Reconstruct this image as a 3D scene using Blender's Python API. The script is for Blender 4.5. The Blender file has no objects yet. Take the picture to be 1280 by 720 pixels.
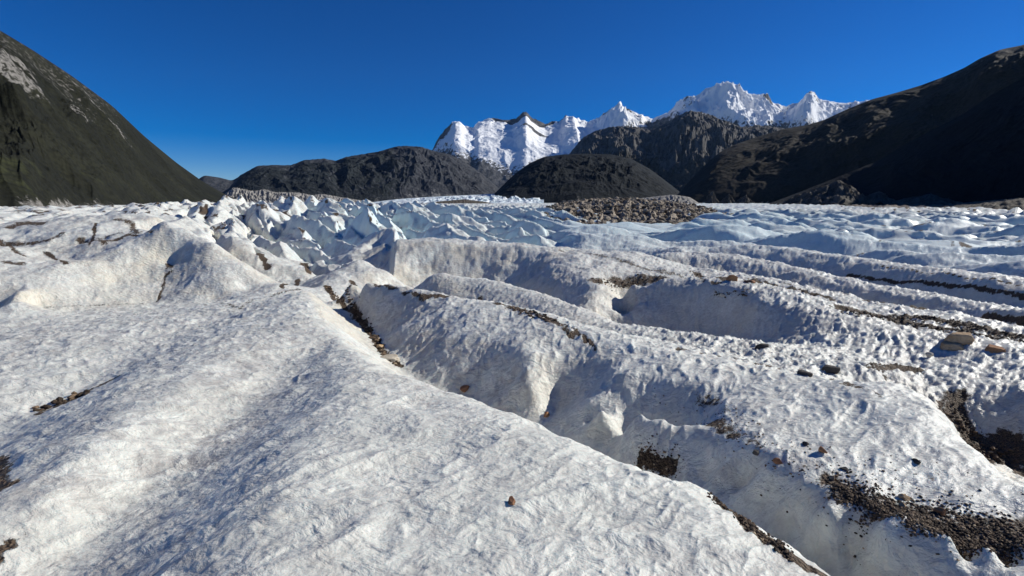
import bpy, math, random
import numpy as np
from mathutils import Vector, Matrix, noise as mnoise
S = bpy.context.scene
COL = S.collection
# ------------------------------------------------------------------ camera geometry
F = 600.0
PITCH = math.radians(10.2)
CP, SP = math.cos(PITCH), math.sin(PITCH)
def ray(px, py):
    x = px - 640.0; u = 360.0 - py
    return np.array([x, F*CP + u*SP, -F*SP + u*CP])
def az(px, py=300.0):
    d = ray(px, py); return math.atan2(d[0], d[1])
def slope(px, py):                       # z per metre of horizontal range
    d = ray(px, py); return d[2]/math.hypot(d[0], d[1])
def P(px, py, R):                        # pixel + horizontal range -> (theta, u, z)
    d = ray(px, py); return (math.atan2(d[0], d[1]), math.log(R), R*slope(px, py))
def Z(px, py, z):
    d = ray(px, py); R = z/slope(px, py); return (math.atan2(d[0], d[1]), math.log(R), z)
def H(px, R, z, py=360.0):
    d = ray(px, py); return (math.atan2(d[0], d[1]), math.log(R), z)
def xyz(t):
    R = math.exp(t[1]); return (R*math.sin(t[0]), R*math.cos(t[0]), t[2])

SUN_AZ = math.radians(75.0)
SUN_EL = math.radians(30.0)
# ------------------------------------------------------------------ noise (numpy)
def _hash(ix, iy, seed):
    h = (ix.astype(np.int64)*374761393 + iy.astype(np.int64)*668265263 + seed*1442695041) & 0xFFFFFFFF
    h = ((h ^ (h >> 13))*1274126177) & 0xFFFFFFFF
    return (h ^ (h >> 16)) & 0xFFFFFFFF
def gnoise(x, y, seed=0):
    ix = np.floor(x); iy = np.floor(y); fx = x-ix; fy = y-iy
    u = fx*fx*fx*(fx*(fx*6-15)+10); v = fy*fy*fy*(fy*(fy*6-15)+10)
    def g(a, b):
        an = _hash(ix+a, iy+b, seed).astype(np.float64)*(2*math.pi/4294967296.0)
        return np.cos(an)*(fx-a) + np.sin(an)*(fy-b)
    n0 = g(0, 0); n1 = g(1, 0); n2 = g(0, 1); n3 = g(1, 1)
    return 1.5*((n0*(1-u)+n1*u)*(1-v) + (n2*(1-u)+n3*u)*v)
def fbm(x, y, oct=4, seed=0, gain=0.5, lac=2.03):
    a = 1.0; s = 0.0; n = 0.0
    for i in range(oct):
        s = s + a*gnoise(x, y, seed+i*17); n += a
        x = x*lac+3.1; y = y*lac-1.7; a *= gain
    return s/n
def ridged(x, y, oct=4, seed=0, gain=0.5, lac=2.1):
    a = 1.0; s = 0.0; n = 0.0; w = 1.0
    for i in range(oct):
        r = 1-np.abs(gnoise(x, y, seed+i*13))*1.6
        r = np.clip(r, 0, 1)**2
        s = s + a*r*w; n += a; w = np.clip(r*1.6, 0, 1)
        x = x*lac+5.3; y = y*lac+2.9; a *= gain
    return s/n
def voronoi(x, y, seed=0):
    ix = np.floor(x); iy = np.floor(y)
    d1 = np.full(x.shape, 9.0); d2 = np.full(x.shape, 9.0); cid = np.zeros(x.shape)
    for a in (-1, 0, 1):
        for b in (-1, 0, 1):
            h = _hash(ix+a, iy+b, seed)
            jx = (h & 0xFFFF)/65535.0; jy = ((h >> 16) & 0xFFFF)/65535.0
            d = np.hypot(ix+a+jx-x, iy+b+jy-y)
            c = ((h >> 5) & 0x3FF)/1023.0
            m = d < d1
            d2 = np.where(m, d1, np.minimum(d2, d)); cid = np.where(m, c, cid); d1 = np.where(m, d, d1)
    return d1, d2, cid
def facets(x, y, seed=0, sharp=1.0):
    """angular crests: the upper envelope of randomly turned, lopsided roofs"""
    ix = np.floor(x); iy = np.floor(y); best = np.full(x.shape, -9.0)
    for a in (-1, 0, 1):
        for b in (-1, 0, 1):
            h = _hash(ix+a, iy+b, seed); h2 = _hash(ix+a, iy+b, seed+5)
            jx = (h & 0xFFFF)/65535.0; jy = ((h >> 16) & 0xFFFF)/65535.0
            q1 = (h2 & 0xFF)/255.0; q2 = ((h2 >> 8) & 0xFF)/255.0; q3 = ((h2 >> 16) & 0xFF)/255.0; q4 = ((h2 >> 24) & 0xFF)/255.0
            dx = x-(ix+a+jx); dy = y-(iy+b+jy); an = (q1-.5)*1.5; c = np.cos(an); s = np.sin(an)
            u = dx*c+dy*s; v = -dx*s+dy*c
            k1 = 0.5+1.1*q2; k2 = 1.9-1.1*q2
            hh = 0.55+0.75*q3-np.where(v > 0, v*k1, -v*k2)*sharp-np.abs(u)*(0.45+0.5*q4)
            best = np.maximum(best, hh)
    return best
def sstep(a, b, x):
    t = np.clip((x-a)/(b-a), 0, 1); return t*t*(3-2*t)
# ------------------------------------------------------------------ object helpers
def tag(o, label=None, cat=None, group=None, kind=None):
    if label: o['label'] = label
    if cat: o['category'] = cat
    if group: o['group'] = group
    if kind: o['kind'] = kind
    return o
def grid_mesh(name, X, Y, Zz, mat, attrs=None, closed=False):
    n, m = X.shape
    co = np.stack([X, Y, Zz], -1).reshape(-1).astype(np.float32)
    i = np.arange(n-1)[:, None]*m; j = np.arange(m-1)[None, :]
    a = (i+j).reshape(-1)
    q = np.stack([a, a+1, a+m+1, a+m], -1).reshape(-1).astype(np.int32)
    me = bpy.data.meshes.new(name)
    me.vertices.add(n*m); me.vertices.foreach_set('co', co)
    nf = len(q)//4
    me.loops.add(len(q)); me.loops.foreach_set('vertex_index', q)
    me.polygons.add(nf); me.polygons.foreach_set('loop_start', np.arange(nf, dtype=np.int32)*4)
    me.polygons.foreach_set('loop_total', np.full(nf, 4, np.int32))
    me.update(calc_edges=True)
    me.polygons.foreach_set('use_smooth', np.ones(nf, dtype=bool))
    for k, v in (attrs or {}).items():
        at = me.attributes.new(k, 'FLOAT', 'POINT'); at.data.foreach_set('value', v.reshape(-1).astype(np.float32))
    me.materials.append(mat)
    o = bpy.data.objects.new(name, me); COL.objects.link(o)
    return o
def raw_mesh(name, V, Fc, mat, smooth=False):
    me = bpy.data.meshes.new(name); me.from_pydata(V, [], Fc); me.update()
    if smooth: me.polygons.foreach_set('use_smooth', [True]*len(me.polygons))
    me.materials.append(mat)
    o = bpy.data.objects.new(name, me); COL.objects.link(o); return o
# ------------------------------------------------------------------ node helpers
class NT:
    def __init__(s, name):
        s.m = bpy.data.materials.new(name); s.m.use_nodes = True
        s.t = s.m.node_tree; s.t.nodes.clear()
        s.out = s.t.nodes.new('ShaderNodeOutputMaterial')
        s.b = s.t.nodes.new('ShaderNodeBsdfPrincipled')
        s.t.links.new(s.b.outputs[0], s.out.inputs[0])
    def n(s, ty, **kw):
        nd = s.t.nodes.new(ty)
        for k, v in kw.items(): setattr(nd, k, v)
        return nd
    def l(s, a, b): s.t.links.new(a, b)
    def val(s, sock, v):
        if isinstance(v, bpy.types.NodeSocket): s.l(v, sock)
        else: sock.default_value = v
    def math(s, op, a, b=0.0, c=None, clamp=False):
        nd = s.n('ShaderNodeMath', operation=op, use_clamp=clamp)
        s.val(nd.inputs[0], a); s.val(nd.inputs[1], b)
        if c is not None: s.val(nd.inputs[2], c)
        return nd.outputs[0]
    def mix(s, f, a, b):
        nd = s.n('ShaderNodeMix', data_type='RGBA')
        s.val(nd.inputs[0], f); s.val(nd.inputs[6], a if isinstance(a, bpy.types.NodeSocket) else (*a, 1)); s.val(nd.inputs[7], b if isinstance(b, bpy.types.NodeSocket) else (*b, 1))
        return nd.outputs[2]
    def attr(s, k): return s.n('ShaderNodeAttribute', attribute_name=k).outputs['Fac']
    def pos(s): return s.n('ShaderNodeNewGeometry').outputs['Position']
    def obj(s): return s.n('ShaderNodeTexCoord').outputs['Object']
    def map(s, v, scale=(1, 1, 1), rot=(0, 0, 0), loc=(0, 0, 0)):
        nd = s.n('ShaderNodeMapping'); s.l(v, nd.inputs[0])
        nd.inputs['Scale'].default_value = scale; nd.inputs['Rotation'].default_value = rot; nd.inputs['Location'].default_value = loc
        return nd.outputs[0]
    def noise(s, v, scale, detail=4, rough=0.5, dist=0.0):
        nd = s.n('ShaderNodeTexNoise'); s.l(v, nd.inputs['Vector'])
        nd.inputs['Scale'].default_value = scale; nd.inputs['Detail'].default_value = detail
        nd.inputs['Roughness'].default_value = rough; nd.inputs['Distortion'].default_value = dist
        return nd.outputs[0]
    def vor(s, v, scale, feat='F1'):
        nd = s.n('ShaderNodeTexVoronoi', feature=feat); s.l(v, nd.inputs['Vector']); nd.inputs['Scale'].default_value = scale
        return nd.outputs[0]
    def ss(s, a, b, x):
        nd = s.n('ShaderNodeMapRange', interpolation_type='SMOOTHSTEP')
        s.val(nd.inputs[0], x); nd.inputs[1].default_value = a; nd.inputs[2].default_value = b
        return nd.outputs[0]
    def bump(s, h, strength, dist, prev=None):
        nd = s.n('ShaderNodeBump'); s.l(h, nd.inputs['Height']); s.val(nd.inputs['Strength'], strength); nd.inputs['Distance'].default_value = dist
        if prev is not None: s.l(prev, nd.inputs['Normal'])
        return nd.outputs[0]
    def done(s, col, rough, normal=None, spec=0.5):
        s.val(s.b.inputs['Base Color'], col if isinstance(col, bpy.types.NodeSocket) else (*col, 1)); s.val(s.b.inputs['Roughness'], rough)
        s.val(s.b.inputs['Specular IOR Level'], spec)
        if normal is not None: s.l(normal, s.b.inputs['Normal'])
        return s.m

# ================================================================== MATERIALS
def mat_glacier():
    N = NT('glacier_ice')
    p = N.pos()
    dirt = N.attr('dirt'); blue = N.attr('blue'); grime = N.attr('grime'); near = N.attr('near'); rock = N.attr('rubble')
    n1 = N.noise(p, 1.3, 6, 0.62); n2 = N.noise(p, 17.0, 6, 0.7); n3 = N.noise(p, 70.0, 4, 0.65)
    white = N.mix(N.ss(0.35, 0.7, n1), (0.665, 0.675, 0.61), (0.805, 0.815, 0.74))
    white = N.mix(N.math('MULTIPLY', N.ss(0.45, 0.75, n2), 0.35), white, (0.50, 0.485, 0.46))
    m1 = N.noise(p, 4.2, 7, 0.68, 0.4); m2 = N.noise(p, 0.33, 5, 0.6)
    dull = N.math('MULTIPLY', N.ss(0.42, 0.66, m1), N.math('MULTIPLY_ADD', N.ss(0.35, 0.65, m2), 0.7, 0.3))
    white = N.mix(dull, white, (0.40, 0.385, 0.36))
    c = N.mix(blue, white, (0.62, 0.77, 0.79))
    c = N.mix(N.math('MULTIPLY', N.attr('stain'), N.math('MULTIPLY_ADD', m1, 0.9, 0.05)), c, (0.68, 0.61, 0.46))
    # warm silt film
    g = N.math('MULTIPLY', grime, N.ss(0.25, 0.7, n2), clamp=True)
    c = N.mix(g, c, (0.46, 0.42, 0.37))
    # fine cryoconite specks
    sp = N.math('MULTIPLY', N.ss(0.56, 0.66, n3), N.math('MULTIPLY', N.ss(0.42, 0.62, n1), near))
    c = N.mix(N.math('MULTIPLY', sp, 0.55), c, (0.20, 0.18, 0.16))
    # dirt and gravel
    gr = N.vor(p, 34.0)
    gv = N.noise(p, 55.0, 5, 0.7)
    dcol = N.mix(N.ss(0.35, 0.7, gv), (0.030, 0.020, 0.013), (0.16, 0.112, 0.072))
    dm = N.math('ADD', dirt, N.math('MULTIPLY', N.math('SUBTRACT', n2, 0.5), 0.9))
    dm = N.math('ADD', dm, N.math('MULTIPLY', N.math('SUBTRACT', n3, 0.5), 0.5))
    df = N.ss(0.38, 0.56, dm)
    c = N.mix(df, c, dcol)
    # surface relief
    w = N.n('ShaderNodeVectorMath', operation='ADD'); N.l(p, w.inputs[0])
    nn = N.n('ShaderNodeTexNoise'); N.l(p, nn.inputs['Vector']); nn.inputs['Scale'].default_value = 3.0
    sc = N.n('ShaderNodeVectorMath', operation='SCALE'); N.l(nn.outputs['Color'], sc.inputs[0]); sc.inputs['Scale'].default_value = 0.25
    N.l(sc.outputs[0], w.inputs[1])
    pm = N.map(w.outputs[0], (1.0, 2.1, 1.6), (0, 0, math.radians(-38)))
    h1 = N.noise(pm, 7.0, 4, 0.55)
    h2 = N.noise(p, 38.0, 5, 0.65)
    b1 = N.bump(h1, 0.75, 0.05)
    b2 = N.bump(h2, N.math('MULTIPLY_ADD', near, 0.35, 0.2), 0.012, b1)
    b3 = N.bump(N.math('MULTIPLY', gr, df), 0.9, 0.03, b2)
    rough = N.math('MULTIPLY_ADD', df, 0.35, 0.48)
    m = N.done(c, rough, b3, 0.35)
    N.b.inputs['Subsurface Weight'].default_value = 0.45; N.b.inputs['Subsurface Radius'].default_value = (0.6, 0.9, 1.0); N.b.inputs['Subsurface Scale'].default_value = 0.035
    return m

def mat_mountain(name, rock_lo, rock_hi, veg_lo, veg_hi, veg_amt, scale, bumpd, scree=(0.2, 0.19, 0.175), snow=False, streak=0.5):
    N = NT(name)
    p = N.pos()
    sc = 1.0/scale
    n1 = N.noise(p, 1.2*sc, 8, 0.62); n2 = N.noise(p, 6*sc, 8, 0.66); n3 = N.noise(p, 30*sc, 6, 0.65)
    st = N.noise(N.map(p, (4*sc, 4*sc, 0.7*sc)), 1.0, 8, 0.68, 0.6)
    rk = N.mix(N.ss(0.36, 0.66, st), rock_lo, rock_hi)
    rk = N.mix(N.math('MULTIPLY', N.ss(0.5, 0.68, n3), 0.45), rk, tuple(v*1.6 for v in rock_hi))
    cn = N.vor(p, 9*sc)
    vg = N.mix(N.ss(0.15, 0.75, N.math('MULTIPLY_ADD', n2, 0.6, N.math('MULTIPLY', n3, 0.35))), veg_lo, veg_hi)
    big = N.noise(p, 0.28*sc, 7, 0.6)
    vg = N.mix(N.math('MULTIPLY', N.ss(0.45, 0.62, big), 0.75), vg, tuple(v*1.4 for v in veg_hi))
    vg = N.mix(N.ss(0.4, 0.62, N.math('MULTIPLY_ADD', N.math('SUBTRACT', n1, 0.5), 1.4, N.attr('moss'))), vg, (0.032, 0.036, 0.014))
    vg = N.mix(N.math('MULTIPLY', N.ss(0.35, 0.8, cn), 0.6), vg, tuple(v*0.6 for v in veg_lo))
    veg = N.attr('veg')
    vf = N.ss(0.42, 0.58, N.math('ADD', veg, N.math('MULTIPLY', N.math('SUBTRACT', n2, 0.5), 1.3)))
    c = N.mix(N.math('MULTIPLY', vf, veg_amt), rk, vg)
    sf = N.ss(0.45, 0.6, N.math('ADD', N.attr('scree'), N.math('MULTIPLY', N.math('SUBTRACT', n2, 0.5), 1.2)))
    c = N.mix(sf, c, N.mix(N.ss(0.4, 0.65, n3), tuple(v*0.7 for v in scree), tuple(v*1.35 for v in scree)))
    b1 = N.bump(n2, 0.6, bumpd*0.7)
    b2 = N.bump(n3, 0.7, bumpd*0.25, b1)
    b2 = N.bump(cn, N.math('MULTIPLY', vf, -0.5), bumpd*0.35, b2)
    rough = 0.9
    if snow:
        s_ = N.math('ADD', N.attr('snow'), N.math('MULTIPLY', N.math('SUBTRACT', n2, 0.5), 0.9))
        s_ = N.math('ADD', s_, N.math('MULTIPLY', N.math('SUBTRACT', n3, 0.5), 0.35))
        sn = N.ss(0.46, 0.54, s_)
        c = N.mix(sn, c, (0.91, 0.92, 0.92))
    return N.done(c, rough, b2, 0.15)

def mat_stone(name, lo, hi, scale=25, island=False):
    N = NT(name); p = N.obj()
    n1 = N.noise(p, scale*0.3, 5, 0.6); n2 = N.noise(p, scale*2, 5, 0.7)
    c = N.mix(N.ss(0.35, 0.65, n1), lo, hi)
    if island:
        ri = N.n('ShaderNodeNewGeometry').outputs['Random Per Island']
        c = N.mix(N.math('POWER', ri, 2.2), tuple(v*.6 for v in lo), hi)
        c = N.mix(N.ss(.93, .97, ri), c, (.42, .33, .22))
    c = N.mix(N.math('MULTIPLY', N.ss(0.5, 0.7, n2), 0.5), c, tuple(v*0.45 for v in lo))
    return N.done(c, 0.85, N.bump(n2, 0.6, 0.01), 0.3)

# ================================================================== GLACIER SURFACE
lines = []
pts = []
def L(*a): lines.append(a)
def Q(*a): pts.extend(a)
# --- the hump the camera stands on
L(Z(385,364,-2.12), Z(405,400,-2.05), Z(430,430,-2.0), Z(465,452,-1.98), Z(500,468,-1.96), Z(600,503,-1.93), Z(700,547,-1.93), Z(800,588,-1.9), Z(880,613,-1.9), Z(950,663,-1.93), Z(1040,720,-1.96), Z(1130,800,-1.98))
L(Z(342,392,-2.02), Z(300,425,-1.94), Z(260,455,-1.90), Z(160,535,-1.86), Z(60,615,-1.86), Z(-60,690,-1.88))
L(Z(408,428,-2.05), Z(368,458,-2.06), Z(325,490,-2.07), Z(235,565,-2.06), Z(130,655,-2.06), Z(50,725,-2.06), Z(-40,810,-2.06))
L(Z(432,440,-1.95), Z(400,520,-1.76), Z(350,610,-1.66), Z(290,720,-1.62), Z(250,820,-1.62))
Q(Z(640,630,-1.68), Z(640,720,-1.66), Z(450,720,-1.64), Z(900,720,-1.74), Z(560,560,-1.75), Z(760,640,-1.74), Z(760,720,-1.68), Z(500,600,-1.70), Z(520,510,-1.85), Z(1000,800,-1.75), Z(640,900,-1.66))
L(Z(364,368,-2.2), Z(300,395,-2.12), Z(240,425,-2.08), Z(180,460,-2.06), Z(100,498,-2.1), Z(62,518,-2.14), Z(0,575,-2.1), Z(-80,640,-2.1))
L(Z(340,372,-2.3), Z(240,410,-2.2), Z(150,462,-2.2), Z(85,497,-2.24), Z(45,512,-2.24), Z(-20,560,-2.24), Z(-100,620,-2.24))
Q(Z(0,500,-2.16), Z(0,430,-2.2), Z(100,420,-2.16), Z(200,400,-2.2), Z(290,378,-2.28), Z(-150,500,-2.1))
L(Z(-100,396,-2.65), Z(0,392,-2.7), Z(90,390,-2.72), Z(180,382,-2.72), Z(270,372,-2.65), Z(345,357,-2.55))
# --- dirt-filled crevice between hump and the big ridge
L(Z(398,352,-2.9), Z(425,378,-2.95), Z(455,404,-2.95), Z(478,432,-2.85), Z(490,452,-2.8), H(560,6.6,-2.95), H(620,5.4,-2.95), H(690,4.75,-2.95), H(760,4.35,-2.9), H(820,4.2,-2.75), H(880,4.0,-2.5), H(950,3.75,-2.45), H(1040,3.4,-2.45,700), H(1150,3.2,-2.45,800))
# --- big ridge: crest
L(Z(437,348,-2.1), Z(455,352,-2.05), Z(520,364,-2.05), Z(570,371,-2.1), Z(620,378,-2.1), Z(700,402,-2.1), Z(760,425,-2.1), Z(860,442,-2.12), Z(950,460,-2.12), Z(1040,474,-2.12), Z(1120,484,-2.12), Z(1150,493,-2.1), Z(1172,507,-2.1), Z(1190,525,-2.06), Z(1205,545,-2.02), Z(1240,580,-1.98), Z(1290,612,-1.95), Z(1360,650,-1.95))
for _x, _y, _z in ((1090,481,-2.12),(1120,484,-2.12),(1150,493,-2.1),(1172,507,-2.1),(1190,525,-2.06),(1205,545,-2.02),(1240,580,-1.98),(1290,612,-1.95)):
    _R = math.exp(Z(_x,_y,_z)[1]); Q(H(_x+4, _R*1.12, _z-.42, _y), H(_x+9, _R*1.25, _z-.85, _y))
# its near face
Q(Z(465,385,-2.55), Z(500,410,-2.5), Z(560,420,-2.35), Z(620,430,-2.3), Z(580,450,-2.55), Z(540,465,-2.75), Z(640,475,-2.6), Z(600,490,-2.85))
L(Z(700,425,-2.2), Z(712,460,-2.42), Z(700,490,-2.7), Z(692,512,-2.85))
L(Z(640,400,-2.15),Z(655,440,-2.25), Z(660,480,-2.5), Z(655,505,-2.75))
# shelf lip
L(Z(738,500,-2.4), Z(752,508,-2.32), Z(800,516,-2.27), Z(860,528,-2.2), Z(905,548,-2.14), Z(960,585,-2.04), Z(1005,605,-2.0), Z(1035,632,-1.98), Z(1100,655,-1.96), Z(1190,672,-1.95), Z(1290,688,-1.94), Z(1400,700,-1.94))
# shelf interior
Q(Z(850,480,-2.17), Z(900,505,-2.13), Z(950,530,-2.06), Z(1000,560,-2.0), Z(1050,600,-1.98), Z(1120,620,-2.0), Z(1200,640,-2.02), Z(1290,655,-2.04), Z(1080,530,-1.98), Z(1160,570,-1.94), Z(1200,610,-1.96), Z(1000,510,-2.04), Z(780,470,-2.2))
# wall below the lip with scallops
L(Z(740,530,-2.65), Z(752,555,-2.75), Z(790,560,-2.8), Z(835,572,-2.75))
L(Z(868,560,-2.3), Z(866,590,-2.42), Z(880,606,-2.5))
L(Z(900,590,-2.3), Z(960,625,-2.25), Z(1010,665,-2.22), Z(1100,700,-2.18), Z(1250,720,-2.15))
Q(Z(930,620,-2.4), Z(985,672,-2.38), Z(1060,712,-2.36))
# --- right: dark hollow behind the big ridge and the shaded bank beyond
L(H(1110,9.3,-3.05,480), P(1180,512,9.8), P(1215,547,9.7), P(1250,577,9.4), P(1320,610,9.0))
L(P(1110,464,10.1), P(1150,474,10.5), P(1200,479,10.7), P(1290,491,10.6), P(1400,505,10.6))
# thin ridge above crest  (770,405)-(1060,465)
L(H(720,11.2,-3.0), H(790,10.6,-3.0), H(870,9.8,-2.8), H(960,9.0,-2.65), H(1050,8.6,-2.6))
L(P(765,402,12.0), P(830,412,11.3), P(890,420,10.7), P(960,434,9.9), P(1040,452,9.4), P(1100,462,9.2))
# --- ridge C
L(H(470,15.5,-3.9), H(560,13.5,-3.5), H(640,12.6,-3.2), H(700,11.2,-2.85))
L(P(535,346,16.5), P(555,341,16.5), P(600,348,16), P(650,358,15), P(700,375,13.5), P(740,392,12.3), P(770,404,11.7))
# --- small blocks between (300,330)-(440,360)
L(P(425,340,20), P(455,330,21), P(480,336,20))
Q(H(500,19,-3.9), H(530,19,-3.9), H(440,24,-3.9))
# --- ridge D  (top plateau and concave wall)
L(P(455,322,28), P(478,306,27), P(495,301,26.5), P(530,300,26), P(570,303,25.6), P(620,308,25), P(680,311,24.4), P(740,316,24), P(800,322,23))
L(H(500,22.5,-4.0), H(550,22.2,-4.2), H(600,22,-4.2), H(640,21,-4.1), H(665,19.5,-3.95), H(690,17.6,-3.8), H(715,16,-3.7))
L(P(478,342,22.8), P(486,326,24.4), P(495,303,26.4))
L(P(520,330,24.6),P(560,337,24), P(600,338,23.7), P(640,338,23), P(662,345,21.6))
# lump D2
L(P(690,315,23.6), P(706,330,21), P(722,341,19.2), P(733,352,18), P(741,368,16.8), P(742,384,15.9))
L(P(665,350,20.8), P(690,368,18.2), P(708,382,16.8))
L(P(752,349,18.8), P(764,360,18), P(771,372,17.2), P(770,388,16.2))
L(H(776,15.6,-4.6), H(780,17,-4.5), H(783,18.6,-3.9))
# --- ridge E with shaded wall
L(P(788,350,17.6), P(830,348,17.4), P(880,353,16.6), P(915,367,15.4), P(945,377,14.6), P(1000,389,14.0), P(1060,402,13.4), P(1120,415,12.9), P(1180,440,12.4), P(1290,452,12.2))
L(H(788,15.9,-4.1), H(820,15.7,-4.1), H(880,15.0,-4.0), H(930,13.9,-3.8), P(965,432,12.6), H(1040,11.6,-2.95), H(1120,10.8,-2.95))
L(P(795,380,16.6), P(850,385,16.2), P(900,392,15.4), P(940,402,14.3))
Q(P(1010,415,13.0), P(1070,427,12.2))
L(P(1150,455,11.7), P(1200,452,11.9), P(1290,468,11.6))
# boulder shoulder
L(P(1130,408,14.6), P(1170,417,13.8), P(1210,424,13.2), P(1290,438,12.8))
# plateau behind E (top surfaces) and dark gravel trough
L(P(850,334,24), P(900,350,20.5), P(960,362,20.5), P(1010,372,19), P(1060,385,17.3), P(1130,398,16), P(1200,408,15.5), P(1290,424,15))
L(P(800,316,27), P(860,333,23.8), P(940,347,22.2), P(1000,362,20.6))
# ridge F, G, ... on the right (crest, trough pairs)
def ridge(crest, drop, f, back=1.14, bdrop=.35):
    L(*[P(*c) for c in crest])
    L(*[H(c[0], c[2]*f, c[2]*slope(c[0], c[1])-drop, c[1]) for c in crest])
    L(*[H(c[0], c[2]*back, c[2]*slope(c[0], c[1])-bdrop, c[1]) for c in crest])
ridge([(822,318,31),(850,317,31),(900,321,30.5),(960,331,29),(1030,347,26.5),(1100,363,24.3),(1200,382,21.6),(1290,396,20)], .75, .945)
L(P(840,331,26.2), P(900,341,25), P(960,349,24), P(1030,362,22), P(1100,378,20.3), P(1160,388,19.2), P(1290,410,17.2))
ridge([(868,303,43),(940,305,42),(1010,316,39),(1090,330,36),(1180,344,33.2),(1290,356,31.5)], 1.2, .94)
ridge([(1000,301,58),(1040,304,56),(1100,311,52),(1200,322,47),(1290,330,44)], 1.3, .94)
# blue waves behind D
L(H(600,38,-4.4), H(700,36,-4.6), H(800,33,-4.6))
ridge([(640,296,50),(700,292,50),(770,295,48),(820,304,44),(870,315,39)], .9, .93)
ridge([(600,286,76),(680,283,76),(760,282,76),(840,286,70),(910,296,62),(960,303,58)], 1.4, .93)
# --- left: the tall white mound
L(P(205,276,20.5), P(235,285,19.6), P(270,307,18), P(305,330,16.8), P(345,354,15.6))
L(P(-80,348,18), P(0,341,18.4), P(50,338,18.4), P(100,327,18.9), P(145,310,19.6), P(188,290,20.6), P(205,276,20.8))
L(P(-40,312,21.5), P(20,316,20.8), P(77,329,19.9), P(100,322,20.2), P(125,312,20.6))
L(P(10,311,23.2), P(45,302,23), P(62,295,23.2), P(80,288,23.5), P(100,284,24), P(121,281,24.2))
L(P(60,318,21.2), P(85,312,21.4), P(105,302,22.2))
L(P(124,303,21.6), P(135,296,22.2), P(160,290,22.5), P(180,284,22.6))
L(P(116,304,21.2), P(122,285,23.2))
L(P(-80,290,33), P(0,286,32), P(60,281,31), P(125,276,30), P(170,273,28), P(200,272.5,25))
Q(P(20,360,16.9), P(50,352,17.6), P(5,385,15.8), P(150,350,17.9), P(190,330,18.6), P(215,310,19.0), P(240,335,17.5), P(205,350,17.6), P(200,372,16.6), P(280,355,15.9))
L(P(30,378,16.2), P(38,360,17.2), P(50,340,18.3))
L(P(208,350,17.4), P(207,335,18.2), P(216,330,18.6))
L(H(218,24,-2.0), H(250,23,-2.4), H(290,21,-2.9), H(330,19.5,-3.4), H(365,18.5,-3.6), H(400,18,-3.5))
L(H(240,32,-2.2), H(300,27,-2.9), H(350,24,-3.4), H(400,23,-3.6))
Q(H(0,45,-1.9), H(100,45,-1.7), H(-200,40,-2.2), H(380,34,-3.6), H(440,34,-3.9), H(480,40,-3.9), H(540,40,-4.0), H(330,45,-2.8), H(250,55,-1.8))
# distance plan
for px, tab in ((-400,((80,-2.2),(150,-2.4),(400,-4))), (0,((80,-1.9),(130,-1.6),(200,-2.2),(400,-3.5))), (130,((90,-1.6),(140,-1.8),(300,-3))), (260,((90,-1.0),(150,-.8),(300,-1.5))), (400,((60,-3.2),(90,-2.2),(150,-1.7),(300,-2.6))), (480,((70,-3.6),(110,-2.2),(170,-1.6),(350,-3))),
                (560,((70,-4.6),(120,-3.6),(200,-3.0),(400,-4))), (660,((100,-5.2),(200,-4.6),(400,-5))), (780,((100,-5.8),(200,-5.8),(400,-6))), (900,((100,-6.2),(200,-6.2),(400,-6.4))), (1050,((80,-6.0),(200,-6.4),(400,-6.8))), (1200,((70,-5.8),(200,-6.4),(400,-7))), (1290,((70,-5.6),(200,-6.4),(400,-7))), (1700,((30,-4.6),(80,-5.5),(200,-6),(400,-7)))):
    for R, z in tab: pts.append(H(px, R, z))
for px in range(-500, 1800, 160):
    for R in (800, 1600, 4000, 12000): pts.append(H(px, R, -6-2.5*math.log(R/800.0)*0.4))
for a in (-170,-130,-100,-75,75,100,130,170):
    for R in (0.4,1.0,2.5,6,15,60,300,3000):
        z = -1.72 if R < 2 else (-2.0 if R < 10 else -3.0-0.6*math.log(R/10.0))
        pts.append((math.radians(a), math.log(R), z))
for a in (-60,-30,0,30,60):
    for R in (0.4, 1.0): pts.append((math.radians(a), math.log(R), -1.7))

def build_controls():
    out = list(pts)
    for ln in lines:
        for a, b in zip(ln[:-1], ln[1:]):
            d = math.hypot(a[0]-b[0], a[1]-b[1]); n = max(1, int(d/0.045))
            for k in range(n):
                t = k/n; out.append(tuple(a[i]*(1-t)+b[i]*t for i in range(3)))
        out.append(ln[-1])
    keep = []
    for c in out:
        if all((c[0]-k[0])**2+(c[1]-k[1])**2 > 0.012**2 for k in keep): keep.append(c)
    return np.array(keep)
CT = build_controls()
C0 = 0.009
def _k(d2): return np.sqrt(d2+C0*C0)
def trend(th, u): return np.zeros_like(th)
n = len(CT)
D2 = (CT[:, None, 0]-CT[None, :, 0])**2 + (CT[:, None, 1]-CT[None, :, 1])**2
A = np.zeros((n+3, n+3)); A[:n, :n] = _k(D2) - 0.004*np.eye(n)
A[:n, n] = 1; A[:n, n+1] = CT[:, 0]; A[:n, n+2] = CT[:, 1]; A[n:, :n] = A[:n, n:].T
Wt = np.linalg.solve(A, np.concatenate([CT[:, 2], [0, 0, 0]]))
def rbf(th, u):
    sh = th.shape; th = th.reshape(-1); u = u.reshape(-1); out = np.empty(th.shape)
    for s in range(0, len(th), 20000):
        a = th[s:s+20000, None]-CT[None, :, 0]; b = u[s:s+20000, None]-CT[None, :, 1]
        out[s:s+20000] = _k(a*a+b*b) @ Wt[:n] + Wt[n] + Wt[n+1]*th[s:s+20000] + Wt[n+2]*u[s:s+20000]
    return out.reshape(sh)
print('controls', n)
# coarse base table, sampled bicubically
TH0, TH1, U0, U1 = -math.pi, math.pi, math.log(0.3), math.log(12500)
NT_, NU_ = 900, 700
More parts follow.
